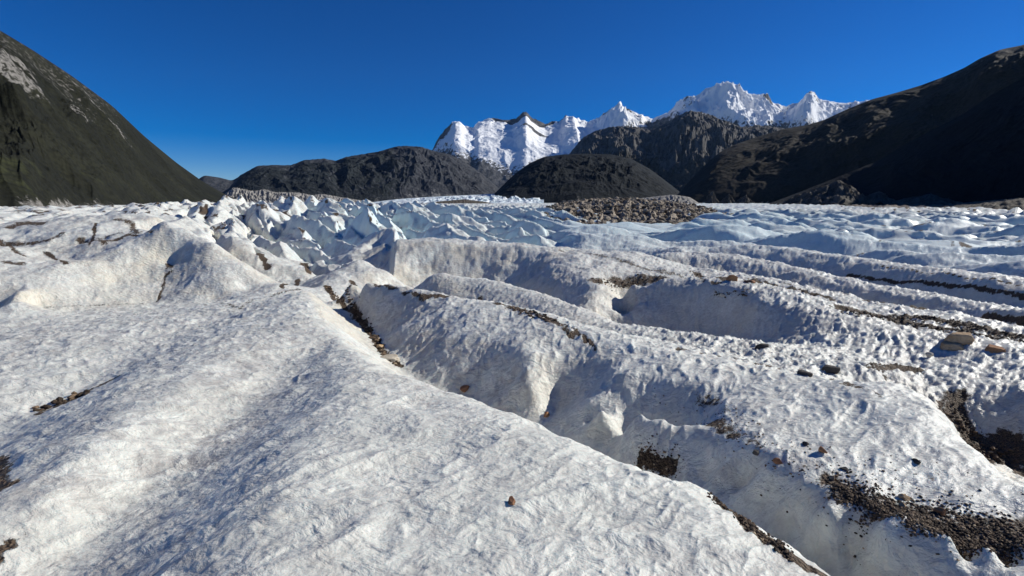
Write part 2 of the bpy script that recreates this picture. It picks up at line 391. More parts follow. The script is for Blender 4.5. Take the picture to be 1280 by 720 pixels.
# non-uniform: finer inside the view
tg = np.concatenate([np.linspace(-math.pi, -1.05, 60, endpoint=False), np.linspace(-1.05, 1.05, 560), np.linspace(1.05, math.pi, 61)[1:]])
ug = np.concatenate([np.linspace(U0, math.log(1.5), 40, endpoint=False), np.linspace(math.log(1.5), math.log(120), 520), np.linspace(math.log(120), U1, 81)[1:]])
TG, UG = np.meshgrid(tg, ug, indexing='ij')
BASE = rbf(TG, UG)
def sample_base(th, u):
    fi = np.interp(th, tg, np.arange(len(tg))); fj = np.interp(u, ug, np.arange(len(ug)))
    i = np.clip(np.floor(fi).astype(int), 1, len(tg)-3); j = np.clip(np.floor(fj).astype(int), 1, len(ug)-3)
    a = fi-i; b = fj-j
    def w(t): return (-.5*t+t*t-.5*t**3, 1-2.5*t*t+1.5*t**3, .5*t+2*t*t-1.5*t**3, -.5*t*t+.5*t**3)
    wa = w(a); wb = w(b); s = 0
    for k in range(4):
        for l in range(4): s = s + wa[k]*wb[l]*BASE[i+k-1, j+l-1]
    return s
_gt = np.gradient(BASE, tg, axis=0); _gu = np.gradient(BASE, ug, axis=1)
SLOPE = np.hypot(_gt, _gu)/np.exp(UG)
def base_slope(th, u):
    fi = np.interp(th, tg, np.arange(len(tg))); fj = np.interp(u, ug, np.arange(len(ug)))
    i = np.clip(np.floor(fi).astype(int), 0, len(tg)-2); j = np.clip(np.floor(fj).astype(int), 0, len(ug)-2)
    a = fi-i; b = fj-j
    return (SLOPE[i, j]*(1-a)+SLOPE[i+1, j]*a)*(1-b)+(SLOPE[i, j+1]*(1-a)+SLOPE[i+1, j+1]*a)*b
LAST = {}
def surf(th, u):
    """glacier height and masks"""
    R = np.exp(u); X = R*np.sin(th); Y = R*np.cos(th)
    z = sample_base(th, u)
    deg = np.degrees(th)
    # masks
    near = 1-sstep(9, 26, R)
    wx = X+0.6*fbm(X*0.15, Y*0.15, 3, 5); wy = Y+0.6*fbm(X*0.15, Y*0.15, 3, 9)
    # medium lumps on near ice
    m1 = fbm(X*0.9, Y*0.9, 3, 21); z = z + m1*(0.05+.14*sstep(12, 22, R))*sstep(1.5, 6, R)*(1-sstep(40, 90, R))
    # sun cups (elongated), everywhere near
    ca, sa = math.cos(math.radians(30)), math.sin(math.radians(30))
    a = X*ca+Y*sa; b = -X*sa+Y*ca
    z = z + (ridged(a*0.9+.2*fbm(X, Y, 2, 12), b*2.3+.3*fbm(X*1.3, Y*1.3, 2, 14), 3, 23, .5)-.4)*0.045*sstep(.9, 2.4, R)*(1-sstep(12, 25, R))
    ca, sa = math.cos(math.radians(38)), math.sin(math.radians(38))
    a = X*ca+Y*sa; b = -X*sa+Y*ca
    qx = fbm(X*2.2, Y*2.2, 2, 77)*0.10; qy = fbm(X*2.2, Y*2.2, 2, 78)*0.10
    left = 1-sstep(-5, 15, deg)
    rr = sstep(3.0, 12.0, R)
    cup = ridged((a+qx)*(3.6-0.6*rr), (b+qy)*(7.5-3.0*rr), 3, 31, 0.45)
    amp = (0.016+0.030*rr)*(1-0.35*left)*(1-sstep(60, 120, R))*sstep(0.8, 2, R)
    z = z + (cup-0.4)*amp
    z = z + fbm(X*16, Y*16, 3, 51, 0.6)*0.0045*(1-sstep(10, 20, R))
    rough = sstep(5, 9, R)*sstep(8, 25, deg)*(1-sstep(35, 70, R))*(1-sstep(.38, .62, base_slope(th, u)))
    z = z + (ridged((a+qx)*1.5, (b+qy)*2.9, 4, 61, 0.62)-0.4)*0.085*rough
    z = z + (np.abs(fbm(X*5.5+qx*3, Y*5.5+qy*3, 3, 63, .6)))*0.06*sstep(6, 10, R)*(1-sstep(28, 50, R))*(0.35+0.65*rough)
    # ---- serac field, centre and left
    st_ = np.interp(deg, [-60, -36, -33, -28, -24, -18, -14.5, -13, -4, 2, 8], [36, 34, 27.5, 22.5, 20.5, 19.5, 20.5, 28.5, 29, 31, 40])
    ser0 = sstep(0, 1, (R-st_)/(3+0.06*R))
    ser = np.clip(ser0, 0, 1)*(1-sstep(1, 9, deg-6*sstep(90, 170, R)))*sstep(-64, -50, deg)
    serl = ser*(1-sstep(-36, -27, deg))          # flatter lobe on the left
    ser = ser*sstep(-40, -26, deg)
    ca, sa = math.cos(math.radians(-58)), math.sin(math.radians(-58))
    a = wx*ca+wy*sa; b = -wx*sa+wy*ca
    gx = 0.22*fbm(X*.22, Y*.22, 3, 3); gy = 0.22*fbm(X*.22, Y*.22, 3, 4)
    f1 = facets(a*0.060+gx*.6, b*0.21+gy*.7, 7); LAST['f1'] = f1
    f2 = facets(a*0.16+gx, b*0.50+gy, 17)
    f3 = facets(X*0.6+gx*3, Y*0.6+gy*3, 27)
    big = fbm(X*0.02, Y*0.02, 3, 29)
    z = z + ser*((f1-0.62)*4.3*(0.62+0.38*sstep(35, 60, R))*(1-0.35*sstep(150, 500, R)) + (f2-0.55)*0.85 + (f3-.5)*0.14 + big*0.8 - 1.3*(1-sstep(.12, .34, f1)) - .6*(1-sstep(.1, .3, f2)))
    z = z + serl*((f1-0.6)*1.0+(f2-.5)*0.55+fbm(X*.03, Y*.03, 3, 99)*0.8)
    # ---- undulating waves, right
    rg = sstep(36, 70, R)*sstep(3, 14, deg)
    c2, s2 = math.cos(math.radians(-24)), math.sin(math.radians(-24))
    a = wx*c2+wy*s2; b = -wx*s2+wy*c2
    wv = ridged(a*0.028+0.4*fbm(X*.02, Y*.02, 2, 8), b*0.075, 3, 111, 0.4)
    hol = fbm(a*0.05, b*0.11, 3, 131)
    f4 = facets(a*0.055+0.3*fbm(X*.03, Y*.03, 3, 8), b*0.14+.3*fbm(X*.05, Y*.05, 3, 81), 47)
    f5 = facets(a*0.10+0.3*fbm(X*.08, Y*.08, 3, 8), b*0.2, 57)
    f6 = facets(X*.17+.3*fbm(X*.1, Y*.1, 3, 5), Y*.34, 87)
    z = z + rg*sstep(75, 110, R)*(f6-.5)*(.8+.6*sstep(150, 300, R))
    z = z + rg*((wv-0.4)*0.8 + (f4-.6)*4.2 + (f5-.5)*1.5*sstep(45, 80, R) + np.clip(hol, -1, 0.1)*1.8)*(1-0.3*sstep(250, 600, R))*(1-.75*sstep(2, 5, deg)*(1-sstep(17, 21, deg))*sstep(70, 95, R)*(1-sstep(170, 220, R)))
    far = sstep(150, 400, R)
    z = z + far*(fbm(X*0.01, Y*0.02, 4, 141)*2.0+(facets(X*.03, Y*.05, 67)-.5)*2.5*sstep(10, 20, deg))*(1-sstep(900, 2500, R))
    return X, Y, z, deg, R
# ---- height table for casting pixels onto the surface
def cast(px, py, rmin=1.5, rmax=600):
    d = ray(px, py); th = math.atan2(d[0], d[1]); s = d[2]/math.hypot(d[0], d[1])
    u = np.linspace(math.log(rmin), math.log(rmax), 1500)
    X, Y, z, _, R = surf(np.full(u.shape, th), u)
    hit = np.nonzero(z > s*R)[0]
    k = hit[0] if len(hit) else len(u)-1
    return Vector((X[k], Y[k], z[k])), th, u[k]

# dirt strokes: (list of pixels, half width in px-like angular units, strength)
DIRT = [
 ([(408,358),(425,374),(445,395),(455,404),(468,428),(482,444),(500,458)], 0.0045, 1.0),
 ([(432,384),(448,398),(462,414)], 0.006, .7),
 ([(440,352),(470,358),(500,368),(530,372),(560,371),(600,375),(650,388),(690,400),(720,415),(745,435)], 0.0045, .68),
 ([(480,366),(500,371),(515,372)], 0.006, .7),
 ([(620,380),(655,388),(690,402),(712,415)], 0.007, .78),
 ([(800,576),(820,580),(842,588)], 0.0055, 1.0),
 ([(900,632),(935,660),(985,694),(1040,725)], 0.007, .85),
 ([(1040,604),(1080,622),(1130,640),(1190,655),(1285,672)], 0.022, .60),
 ([(1060,622),(1100,640),(1160,655),(1285,680)], 0.012, .82),
 ([(840,520),(880,530),(920,548),(945,562)], 0.012, .42),
 ([(870,505),(910,508)], 0.012, .42),
 ([(1190,512),(1208,540),(1225,562),(1262,574),(1300,572)], 0.015, 1.0),
 ([(1198,530),(1232,566)], 0.012, 1.0),
 ([(1170,600),(1220,640),(1290,664)], 0.02, .3),
 ([(700,313),(740,318),(790,330),(850,345),(880,352)], 0.006, .5),
 ([(745,350),(770,352),(800,350),(830,348)], 0.012, .62),
 ([(770,352),(776,362),(778,376)], 0.006, .7),
 ([(890,368),(915,373),(935,370)], 0.009, .85),
 ([(870,340),(905,348),(945,352)], 0.007, .85),
 ([(945,352),(990,360),(1040,374)], 0.004, 1.0), ([(1100,333),(1200,347),(1290,358)], .0008, 1.0),
 ([(1055,388),(1100,394),(1160,398),(1220,408),(1290,424)], 0.011, .85),
 ([(1120,400),(1200,414),(1290,430)], 0.012, .75),
 ([(1010,336),(1060,344),(1110,352),(1180,358),(1290,376)], 0.0016, 1.0),
 ([(1080,376),(1150,386),(1230,398),(1290,408)], 0.003, 1.0),
 ([(980,355),(1050,366),(1120,380)], 0.003, .5),
 ([(1085,458),(1130,460),(1150,464)], 0.009, .8),
 ([(850,435),(900,445),(960,458),(1010,468),(1060,480),(1100,495)], 0.007, .5),
 ([(50,516),(75,506),(105,492)], 0.005, 1.0), ([(105,492),(140,475),(185,455)], 0.003, .5),
 ([(-5,578),(2,590),(-2,610)], 0.012, .9), ([(-4,692),(12,683)], 0.007, .9),
 ([(-10,388),(60,384),(130,381),(178,380)], 0.0013, .5),
 ([(195,378),(203,362),(207,345),(216,340)], 0.002, .66), ([(202,320),(205,325),(214,334)], 0.004, .66),
 ([(0,305),(30,306),(60,300),(80,290)], 0.004, .6),
 ([(0,302),(14,308),(30,320)], 0.003, .6), ([(8,328),(20,330),(28,329)], 0.005, .6),
 ([(12,284),(32,279),(50,280)], 0.008, .62), ([(100,303),(130,302),(160,294),(190,290)], 0.004, .66),
 ([(112,306),(118,290),(120,280)], 0.002, .7), ([(125,300),(150,290),(168,288)], .006, .5),
 ([(58,316),(70,324),(82,329)], 0.003, .7),
 ([(150,275),(165,280),(172,292)], 0.006, .58),
 ([(210,372),(200,345),(225,280)], 0.02, .22),
 ([(255,380),(300,385),(340,370),(375,362)], 0.005, .5), ([(150,395),(190,392)], 0.006, .42),
 ([(380,330),(385,338)], 0.005, .9), ([(372,350),(352,358)], 0.004, .7), ([(325,318),(335,335)], 0.005, .8),
]
def densify(th0, th1, n0):  return np.linspace(th0, th1, n0)
def glacier():
    tv = np.concatenate([np.linspace(-math.pi, -1.10, 70, endpoint=False), np.linspace(-1.10, 1.10, 1270), np.linspace(1.10, math.pi, 71)[1:]])
    uv = np.concatenate([np.linspace(U0, math.log(1.6), 60, endpoint=False), np.linspace(math.log(1.6), math.log(12), 420, endpoint=False), np.linspace(math.log(12), math.log(320), 620, endpoint=False), np.linspace(math.log(320), U1, 150)])
    T, U = np.meshgrid(tv, uv, indexing='ij')
    X, Y, z, deg, R = surf(T, U)
    gz = np.gradient(z, axis=1)/np.gradient(R, axis=1); gt = np.gradient(z, axis=0)/(R*np.gradient(T, axis=0))
    STP = np.hypot(gz, gt); F1 = LAST['f1']; RES = z-sample_base(T, U)
    dirt = np.zeros_like(z)
    for px, w, s in DIRT:
        q = [cast(a, b)[1:] for a, b in px]
        lo_t = min(p[0] for p in q)-3*w; hi_t = max(p[0] for p in q)+3*w; lo_u = min(p[1] for p in q)-6*w; hi_u = max(p[1] for p in q)+6*w
        i0, i1 = np.searchsorted(tv, [lo_t, hi_t]); j0, j1 = np.searchsorted(uv, [lo_u, hi_u])
        if i1 <= i0 or j1 <= j0: continue
        t = T[i0:i1, j0:j1]; u = U[i0:i1, j0:j1]; best = np.full(t.shape, 9.0)
        for (a0, b0), (a1, b1) in zip(q[:-1], q[1:]):
            if abs(b1-b0) > 0.5: continue
            vx = a1-a0; vy = b1-b0; L2 = vx*vx+vy*vy+1e-9
            k = np.clip(((t-a0)*vx+(u-b0)*vy)/L2, 0, 1)
            best = np.minimum(best, np.hypot(t-a0-k*vx, (u-b0-k*vy)*0.5))
        nz = fbm(t/w*0.45, u/w*0.35, 4, 301, 0.6); nf_ = fbm(t/w*0.14, u/w*0.14, 2, 333)
        best = best*(1-0.9*nz)-w*0.9*nf_
        if s < 1: best = best+w*2.4*sstep(.5, .9, base_slope(t, u))
        f = s*(1-sstep(0.2*w, 2.4*w, best))*(1+0.5*fbm(t/w*1.7, u/w*1.4, 3, 305, .6))
        dirt[i0:i1, j0:j1] = np.maximum(dirt[i0:i1, j0:j1], f)
    # distant dirt bands (lines of debris following the flow)
    d = ridged(X*0.05+0.3*fbm(X*.1, Y*.1, 2, 1), Y*0.11, 4, 201)
    patch = fbm(X*0.012, Y*0.02, 3, 211)
    fd = sstep(28, 50, R)*(1-sstep(420, 900, R)*(1-sstep(22, 30, deg)))
    leftm = sstep(-58, -40, deg)*(1-sstep(-14, -6, deg))
    brk = fbm(T*90, U*22, 4, 399, .6)
    rightm = sstep(26, 38, deg)
    dd = fd*sstep(0.50, 0.85, d+patch*0.3+brk*.45+.12*leftm)*(0.85*leftm+(.62+.3*sstep(180, 350, R))*rightm+0.22*sstep(-30, -5, deg))
    dirt = np.maximum(dirt, dd*0.8*(1-sstep(.35, .8, STP)*(1-sstep(300, 500, R))))
    crest = leftm*fd*sstep(.80, 1.0, F1)*sstep(-.1, .35, brk+.5*patch)*.75*(1-sstep(.9, 1.6, STP))
    dirt = np.maximum(dirt, crest)
    dirt = np.where(dirt > .05, dirt-np.clip(RES*9, -.25, .45)*(1-sstep(8, 14, R)), dirt)
    # right edge moraine band and far dark band
    dirt = np.maximum(dirt, sstep(520, 800, R)*sstep(30, 38, deg)*0.9)
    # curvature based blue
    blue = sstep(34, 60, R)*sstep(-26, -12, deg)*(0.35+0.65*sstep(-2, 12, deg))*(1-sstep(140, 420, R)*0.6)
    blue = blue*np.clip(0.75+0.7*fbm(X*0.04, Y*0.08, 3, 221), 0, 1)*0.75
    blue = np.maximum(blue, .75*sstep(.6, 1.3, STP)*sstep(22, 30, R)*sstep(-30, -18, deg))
    grime = 0.26+0.22*sstep(8, 14, R)*(1-sstep(34, 46, R))*sstep(-4, 8, deg)+0.35*fbm(X*0.5, Y*0.5, 4, 231)+0.10*sstep(4, 12, R)*(1-sstep(30, 40, R))+0.25*sstep(120, 300, R)*sstep(20, 35, deg)
    wv = -sstep(30, 50, R)*0.2*(1-rightm)
    grime = np.clip(grime+wv, 0, 0.75)
    near = 1-sstep(6, 20, R)
    stain = sstep(.28, .55, base_slope(T, U))*sstep(-.25, .35, fbm(X*.6, Y*.6, 4, 251)+.15)*sstep(5, 8, R)*(1-sstep(30, 45, R))
    stain = np.maximum(stain, .6*sstep(.1, .5, fbm(X*.22, Y*.3, 4, 261))*sstep(7, 14, R)*(1-sstep(70, 140, R))*(1-sstep(0, 20, deg)))
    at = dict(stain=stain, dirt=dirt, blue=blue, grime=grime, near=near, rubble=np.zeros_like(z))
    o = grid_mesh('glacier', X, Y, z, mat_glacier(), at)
    tag(o, kind='structure')
    return o
GL = glacier()

# ================================================================== MOUNTAINS
def mountain(name, sky, d_crest, d_base, z_base, mat, nt=500, nr=220, gully=0.12, gsc=1.0, back=1.6, crag=0.0, seed=0,
             prof=1.0, veg=None, scree=None, snow=None, bulge=0.0, rot=0.0, gmul=None, iso=0.0, oc=5, moss=0, finew=.22, steep=(1.5, 3.0), label=None, fn=None, jag=None):
    """sky: [(px,py)] skyline; d_crest/d_base: [(px, metres)]; real range on the ground, slope climbs from base to crest and falls away behind"""
    px0, px1 = sky[0][0], sky[-1][0]
    s = np.linspace(px0, px1, nt)
    py = np.interp(s, [a for a, b in sky], [b for a, b in sky])
    k = max(1, int(nt/len(sky)/5))
    ker = np.hanning(2*k+3); ker /= ker.sum()
    py = np.convolve(np.pad(py, k+1, mode='edge'), ker, 'valid')
    dc = np.interp(s, *zip(*d_crest)); db = np.interp(s, *zip(*d_base)); zb = np.interp(s, *zip(*z_base)) if not np.isscalar(z_base) else np.full(nt, z_base)
    def smo(v):
        w_ = max(3, nt//7)|1; kk = np.hanning(w_+2)[1:-1]; kk /= kk.sum(); return np.convolve(np.pad(v, w_//2, mode='reflect', reflect_type='odd'), kk, 'valid')
    dc = smo(dc); db = smo(db); zb = smo(zb)
    th = np.array([az(a, b) for a, b in zip(s, py)]); sl = np.array([slope(a, b) for a, b in zip(s, py)])
    zc = sl*dc
    t = np.concatenate([np.linspace(0, 1, int(nr*0.75), endpoint=False), np.linspace(1, 1+back*0.6, nr-int(nr*0.75))])
    TT, Tr = np.meshgrid(th, t, indexing='ij')
    DC = dc[:, None]; DB = db[:, None]; ZC = zc[:, None]; ZB = zb[:, None]
    R = DB+(DC-DB)*Tr
    pr = np.where(Tr <= 1, np.clip(Tr, 0, 1)**prof, 1-(Tr-1)**1.25/(back*0.6)**1.25*1.05)
    pr = pr + np.where(Tr <= 1, bulge*np.sin(np.pi*np.clip(Tr, 0, 1)), 0)
    Zz = ZB+(ZC-ZB)*pr
    X = R*np.sin(TT); Y = R*np.cos(TT)
    hgt = np.maximum(ZC-ZB, 1)
    w = float(np.mean(dc))
    arc = (TT-TT.mean())*w
    gs = gsc/float(np.max(zc-zb))
    wx = arc*gs + 0.35*fbm(X*gs*1.2, Y*gs*1.2, 4, seed+3) + rot*Tr
    wy = Tr*1.1 + 0.2*fbm(X*gs, Y*gs, 3, seed+8)
    g = ridged(wx*2.6, wy*1.0, oc, seed+11, 0.52)-0.45
    f = fbm(X*gs*2.5, Y*gs*2.5, oc+1, seed+29, 0.5)
    fine = ridged(wx*13, wy*6, 4, seed+41, 0.6)-0.4
    if iso:
        g = g*(1-iso)+iso*(ridged(X*gs*2.2+.4*fbm(X*gs*3, Y*gs*3, 3, 2), Y*gs*2.2, oc, seed+71, 0.5)-.45)
        fine = fine*(1-iso)+iso*(ridged(X*gs*9, Y*gs*9, 4, seed+77, .6)-.4)
    env = np.where(Tr <= 1, np.sin(np.pi*np.clip(Tr, 0, 1))**0.7, -np.clip((Tr-1)*3, 0, 1)*0.5)
    Zz = Zz + hgt*env*(gully*g + gully*0.7*f + gully*finew*fine)
    if gmul: Zz = ZB+(ZC-ZB)*pr + (Zz-ZB-(ZC-ZB)*pr)*gmul(np.repeat(s[:, None], len(t), 1), Tr)
    if crag: # small ruggedness of the crest itself
        Zz = Zz + hgt*crag*sstep(.70, .96, Tr)*(ridged(wx*9, wy*5, 4, seed+57, 0.6)-0.5)*np.clip(Tr*1.5, 0, 1)
    if fn: Zz = fn(np.repeat(s[:, None], len(t), 1), Tr, Zz, X, Y)
    at = {}
    at['moss'] = (moss*(1-sstep(.05, .55, Tr))*(.6+.9*f) if moss else 0*Tr)
    u = Tr; SX = np.repeat(s[:, None], len(t), 1)
    # apparent picture coordinates are never used: masks come from arc position and height fraction
    hf = (Zz-ZB)/np.max(hgt)
    z0 = np.zeros_like(Zz)
    at['veg'] = z0 + (veg(SX, u, hf, g, f) if veg else 0.0)
    at['scree'] = z0 + (scree(SX, u, hf, g, f) if scree else 0.0)
    if snow:
        ar = (TT-TT.mean())*R
        gz = np.gradient(Zz, axis=1)/np.maximum(np.gradient(R, axis=1), 1e-3); gt = np.gradient(Zz, axis=0)/np.gradient(ar, axis=0)
        stp = np.hypot(gz, gt)
        at['snow'] = z0 + snow(SX, u, Zz, g, f, R) - (.30-.12*sstep(740,770,SX))*sstep(steep[0], steep[1], stp)
    Zz = np.maximum(Zz, np.min(zb)-3)
    o = grid_mesh(name, X, Y, Zz, mat, at)
    return tag(o, kind='structure')

RM = mat_mountain
m_left = RM('forest_slope', (0.07,0.066,0.06), (0.16,0.15,0.135), (0.003,0.0045,0.002), (0.017,0.018,0.010), 0.97, 62, 4)
mountain('mountain_left', [(-420,-330),(-200,-110),(-60,8),(0,38),(40,62),(90,95),(140,132),(180,170),(220,203),(255,228),(285,245),(322,257),(350,262)],
  [(-420,1500),(0,1500),(140,1900),(285,2500),(350,2600)], [(-420,420),(0,560),(140,900),(285,1900),(350,2400)], -8, m_left, 700, 300, gully=.19, finew=.12, gsc=1.5, seed=3, prof=1.05,
  moss=.52, iso=.5, veg=lambda s,t,h,g,f: 0.86-0.24*sstep(.45,.9,t)*(1-sstep(120,200,s))-0.30*(1-sstep(0.0,.08,t))+0.15*f, scree=lambda s,t,h,g,f: 0.62*(1-sstep(0.0,.07,t))*sstep(-.1,.15,g+f*.5)+0.56*sstep(.04,.26,f+g*.3)*sstep(.3,.55,t)*(1-sstep(120,240,s)))
m_far = RM('blue_rock', (0.022,0.026,0.034), (0.066,0.068,0.074), (0.008,0.011,0.013), (0.018,0.023,0.025), 0.9, 210, 13, (0.20,0.195,0.185))
mountain('hills_distant', [(225,240),(255,219),(275,222),(290,226),(310,214),(360,206),(420,215),(470,236)], [(225,8200),(470,8200)], [(225,7300),(470,7300)], -5, m_far, 300, 100, gully=.07, gsc=1.6, seed=23, veg=lambda s,t,h,g,f: .4+0*t)
mountain('hills_far_left', [(240,258),(262,250),(285,236),(300,219),(322,207),(345,206),(362,207),(380,200),(405,198),(420,201),(432,196),(450,193),(470,190),(490,184),(505,182),(525,183),(545,189),(562,193),(580,202),(600,215),(620,232),(640,250),(655,262)],
  [(240,5600),(655,5200)], [(240,4200),(420,4200),(655,4300)], -5, m_far, 800, 240, gully=.15, finew=.10, gsc=1.2, seed=33, prof=.85, bulge=.08, crag=.015, iso=.5,
  veg=lambda s,t,h,g,f: 0.62-0.35*sstep(450,560,s)-0.2*sstep(.7,1,t)+.2*f, scree=lambda s,t,h,g,f: .56*(1-sstep(.02,.20,t-0.10*np.clip(g,0,1)))*(.6+.6*sstep(430,600,s)) + .25*sstep(480,560,s)*sstep(0,.3,g))
m_scree = RM('moraine_silt', (0.17,0.165,0.155), (0.30,0.285,0.265), (0.05,0.05,0.035), (0.10,0.09,0.06), 0.5, 60, 5, (0.3,0.285,0.26))
mountain('moraine_bank_far', [(270,258),(283,240),(292,234),(305,236),(318,239),(330,236),(345,240),(372,240),(390,244),(402,242),(430,247),(455,251),(480,256),(500,260)], [(270,3300),(500,3300)], [(270,3120),(500,3120)], -6, m_scree, 500, 80, gully=.35, gsc=1.6, seed=43, crag=.14, scree=lambda s,t,h,g,f: .5+.4*g, veg=lambda s,t,h,g,f: .15+.3*f)
# snow massif
m_snow = RM('snow_massif_surface', (0.035,0.037,0.042), (0.16,0.158,0.155), (0.03,0.035,0.03), (0.05,0.05,0.045), 0.5, 420, 30, (0.2,0.195,0.18), snow=True)
SN_LO = [(500,205),(545,190),(560,187),(580,192),(605,200),(625,208),(650,212),(665,205),(700,196),(730,190),(760,180),(800,160),(835,152),(870,156),(900,160),(930,165),(960,163),(1000,163),(1040,165),(1150,150)]
def spurs(s, t, z, X, Y):
    e = np.sin(np.pi*np.clip(t, 0, 1))**.8*sstep(.15, .6, t)*(t <= 1)
    wob = 6*fbm(t*6, s*.02, 3, 404)
    for c, lean, w, a in ((907, 34, 42, .16), (1013, -14, 26, .09), (775, 10, 26, .10), (658, 14, 30, .045), (575, 26, 36, .03), (960, 10, 20, .06), (845, 30, 24, .07), (716, 14, 16, .06)):
        q = np.abs(s-(c+lean*(1-t)+wob))/w
        z = z + 2700*a*e*np.clip(1-q, 0, 1)
    return z
def snowfn(s, t, z, g, f, R):
    line = np.interp(s, *zip(*SN_LO))
    # elevation of the snow line on this flank
    sl = np.array([slope(a, b) for a, b in zip(s[:, 0], line[:, 0])])[:, None]
    zl = sl*R
    x = (z-zl)/330.0
    v = 0.5+np.clip(x, -1.2, 1.0)*0.35
    v = v - 0.30*sstep(.10, .40, -g)*sstep(.72,.95,t)*sstep(720,760,s) - .10*np.clip(f, -1, 1)
    # bare rock wall under the western crest, rock island in the snowfield
    v = v - 1.1*sstep(.80,.95,t+.12*f)*sstep(590,602,s)*(1-sstep(700,715,s))*sstep(-.25,.25,f*1.3-g*.8+.05)
    v = v - 0.6*(1-sstep(.0,1.0,((s-668)/26)**2+((t-.66)/.05)**2))
    v = v - 0.8*(1-sstep(552,575,s))*sstep(.80,.9,t)
    v = v - .9*sstep(.82,.95,t+.1*f)*sstep(745,765,s)*(1-sstep(790,803,s))*sstep(-.25,.2,f*1.2-g*.6)
    v = v - .35*sstep(.15,.4,f+.3*g)*sstep(.5,.7,t)*(1-sstep(.85,.95,t))*sstep(820,860,s)
    return v
mountain('snow_massif', [(480,215),(520,195),(540,188),(548,172),(558,160),(568,150),(575,152),(582,158),(592,160),(597,152),(610,148),(625,148),(640,150),(648,146),(653,140),(658,138),(664,146),(674,152),(682,154),(692,152),(700,150),(707,144),(716,145),(725,149),(736,152),(748,146),(762,137),(775,133),(785,136),(800,142),(815,149),(835,141),(845,132),(857,122),(870,118),(885,111),(898,106),(907,103),(916,108),(925,115),(940,117),(955,119),(965,126),(980,133),(992,130),(1003,126),(1008,117),(1013,113),(1018,115),(1023,122),(1032,124),(1045,128),(1060,128),(1080,125),(1100,124),(1130,130),(1180,145),(1260,170)],
  [(480,13000),(1260,13000)], [(480,9500),(700,9500),(1260,9500)], 0, m_snow, 1500, 520, fn=spurs, gully=.17, finew=.18, oc=5, steep=(1.6, 2.8), gsc=1.25, seed=53, prof=.95, crag=.028, bulge=.10, snow=snowfn, iso=1.0, gmul=lambda s,t: 1-.72*(1-sstep(720,770,s))*sstep(545,580,s)*(1-sstep(.84,.92,t)),
  scree=lambda s,t,h,g,f: .2+.3*g)
# grey rock mountain in the middle
m_rock = RM('grey_rock', (0.045,0.043,0.043), (0.13,0.124,0.118), (0.022,0.022,0.018), (0.05,0.045,0.038), 0.8, 260, 20, (0.22,0.21,0.19), snow=True)
mountain('rock_mountain', [(670,240),(700,205),(715,188),(728,172),(745,163),(770,158),(795,158),(812,163),(830,155),(850,143),(862,138),(880,140),(905,150),(925,158),(950,156),(975,160),(1010,168),(1050,185),(1110,220)],
  [(670,6400),(1110,6800)], [(670,5200),(830,5000),(1110,5000)], -5, m_rock, 900, 340, gully=.24, gsc=2.0, seed=65, prof=.9, crag=.02, bulge=.05, iso=.45,
  veg=lambda s,t,h,g,f: .75-.5*sstep(.35,.6,t)-.6*sstep(800,850,s)*sstep(.2,.4,t)+.2*f, scree=lambda s,t,h,g,f: .1+.35*g*sstep(800,860,s),
  snow=lambda s,t,z,g,f,R: -.1+.48*sstep(.80,1.0,t)*sstep(800,840,s)+.3*np.clip(-g,0,1)*sstep(.7,.9,t)*sstep(800,830,s))
# dark wooded hill in the centre
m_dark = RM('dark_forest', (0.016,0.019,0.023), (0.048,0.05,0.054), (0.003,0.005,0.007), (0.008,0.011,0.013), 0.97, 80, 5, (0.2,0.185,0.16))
mountain('hill_centre', [(585,262),(604,254),(615,245),(630,230),(645,216),(662,204),(680,196),(705,193),(730,192),(765,193),(790,199),(812,211),(832,226),(850,240),(870,256)],
  [(585,3800),(870,4100)], [(585,2900),(720,2700),(870,3000)], -6, m_dark, 700, 260, gully=.13, finew=.08, gsc=1.0, seed=75, prof=.8, bulge=.04, iso=.5,
  veg=lambda s,t,h,g,f: .8-.55*(1-sstep(610,650,s))*(1-sstep(.1,.4,t))+.3*f-.45*np.clip(g,0,1), scree=lambda s,t,h,g,f: .5*(1-sstep(0,.06,t))*sstep(680,700,s)+.3*sstep(.3,.5,f))
# right mountain, outer crest lit at a grazing angle
m_right = RM('brown_slope', (0.04,0.034,0.028), (0.11,0.095,0.078), (0.009,0.009,0.006), (0.026,0.021,0.015), 0.95, 80, 5, (0.22,0.2,0.17))
mountain('mountain_right', [(826,262),(840,250),(850,240),(862,226),(880,207),(900,190),(920,180),(950,170),(985,160),(1010,156),(1030,150),(1060,136),(1090,124),(1120,116),(1150,107),(1180,96),(1205,85),(1225,73),(1250,62),(1280,56),(1350,30),(1500,-40),(1750,-160)],
  [(826,2600),(950,3300),(1280,3000),(1750,2600)], [(826,2400),(950,2200),(1280,1900),(1750,1500)], -7, m_right, 800, 300, gully=.10, gsc=1.3, seed=85, prof=.8, bulge=.05, iso=.4,
  veg=lambda s,t,h,g,f: .75-.35*sstep(.75,1,t)*sstep(1100,1250,s)+.1*f, scree=lambda s,t,h,g,f: .5*(1-sstep(0,.02,t))+.1*f)
# added nearer spur, steep and dark, shaped to stand for the slope's cast shadow
mountain('shadow_spur_right', [(930,268),(960,255),(1000,240),(1020,232),(1060,216),(1100,200),(1135,178),(1170,160),(1200,145),(1240,118),(1280,97),(1340,60),(1450,0),(1600,-90),(1800,-180)],
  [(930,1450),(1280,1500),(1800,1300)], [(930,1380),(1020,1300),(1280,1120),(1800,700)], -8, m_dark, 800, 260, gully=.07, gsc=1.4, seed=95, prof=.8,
  veg=lambda s,t,h,g,f: .85+.1*f, scree=lambda s,t,h,g,f: .1*f)
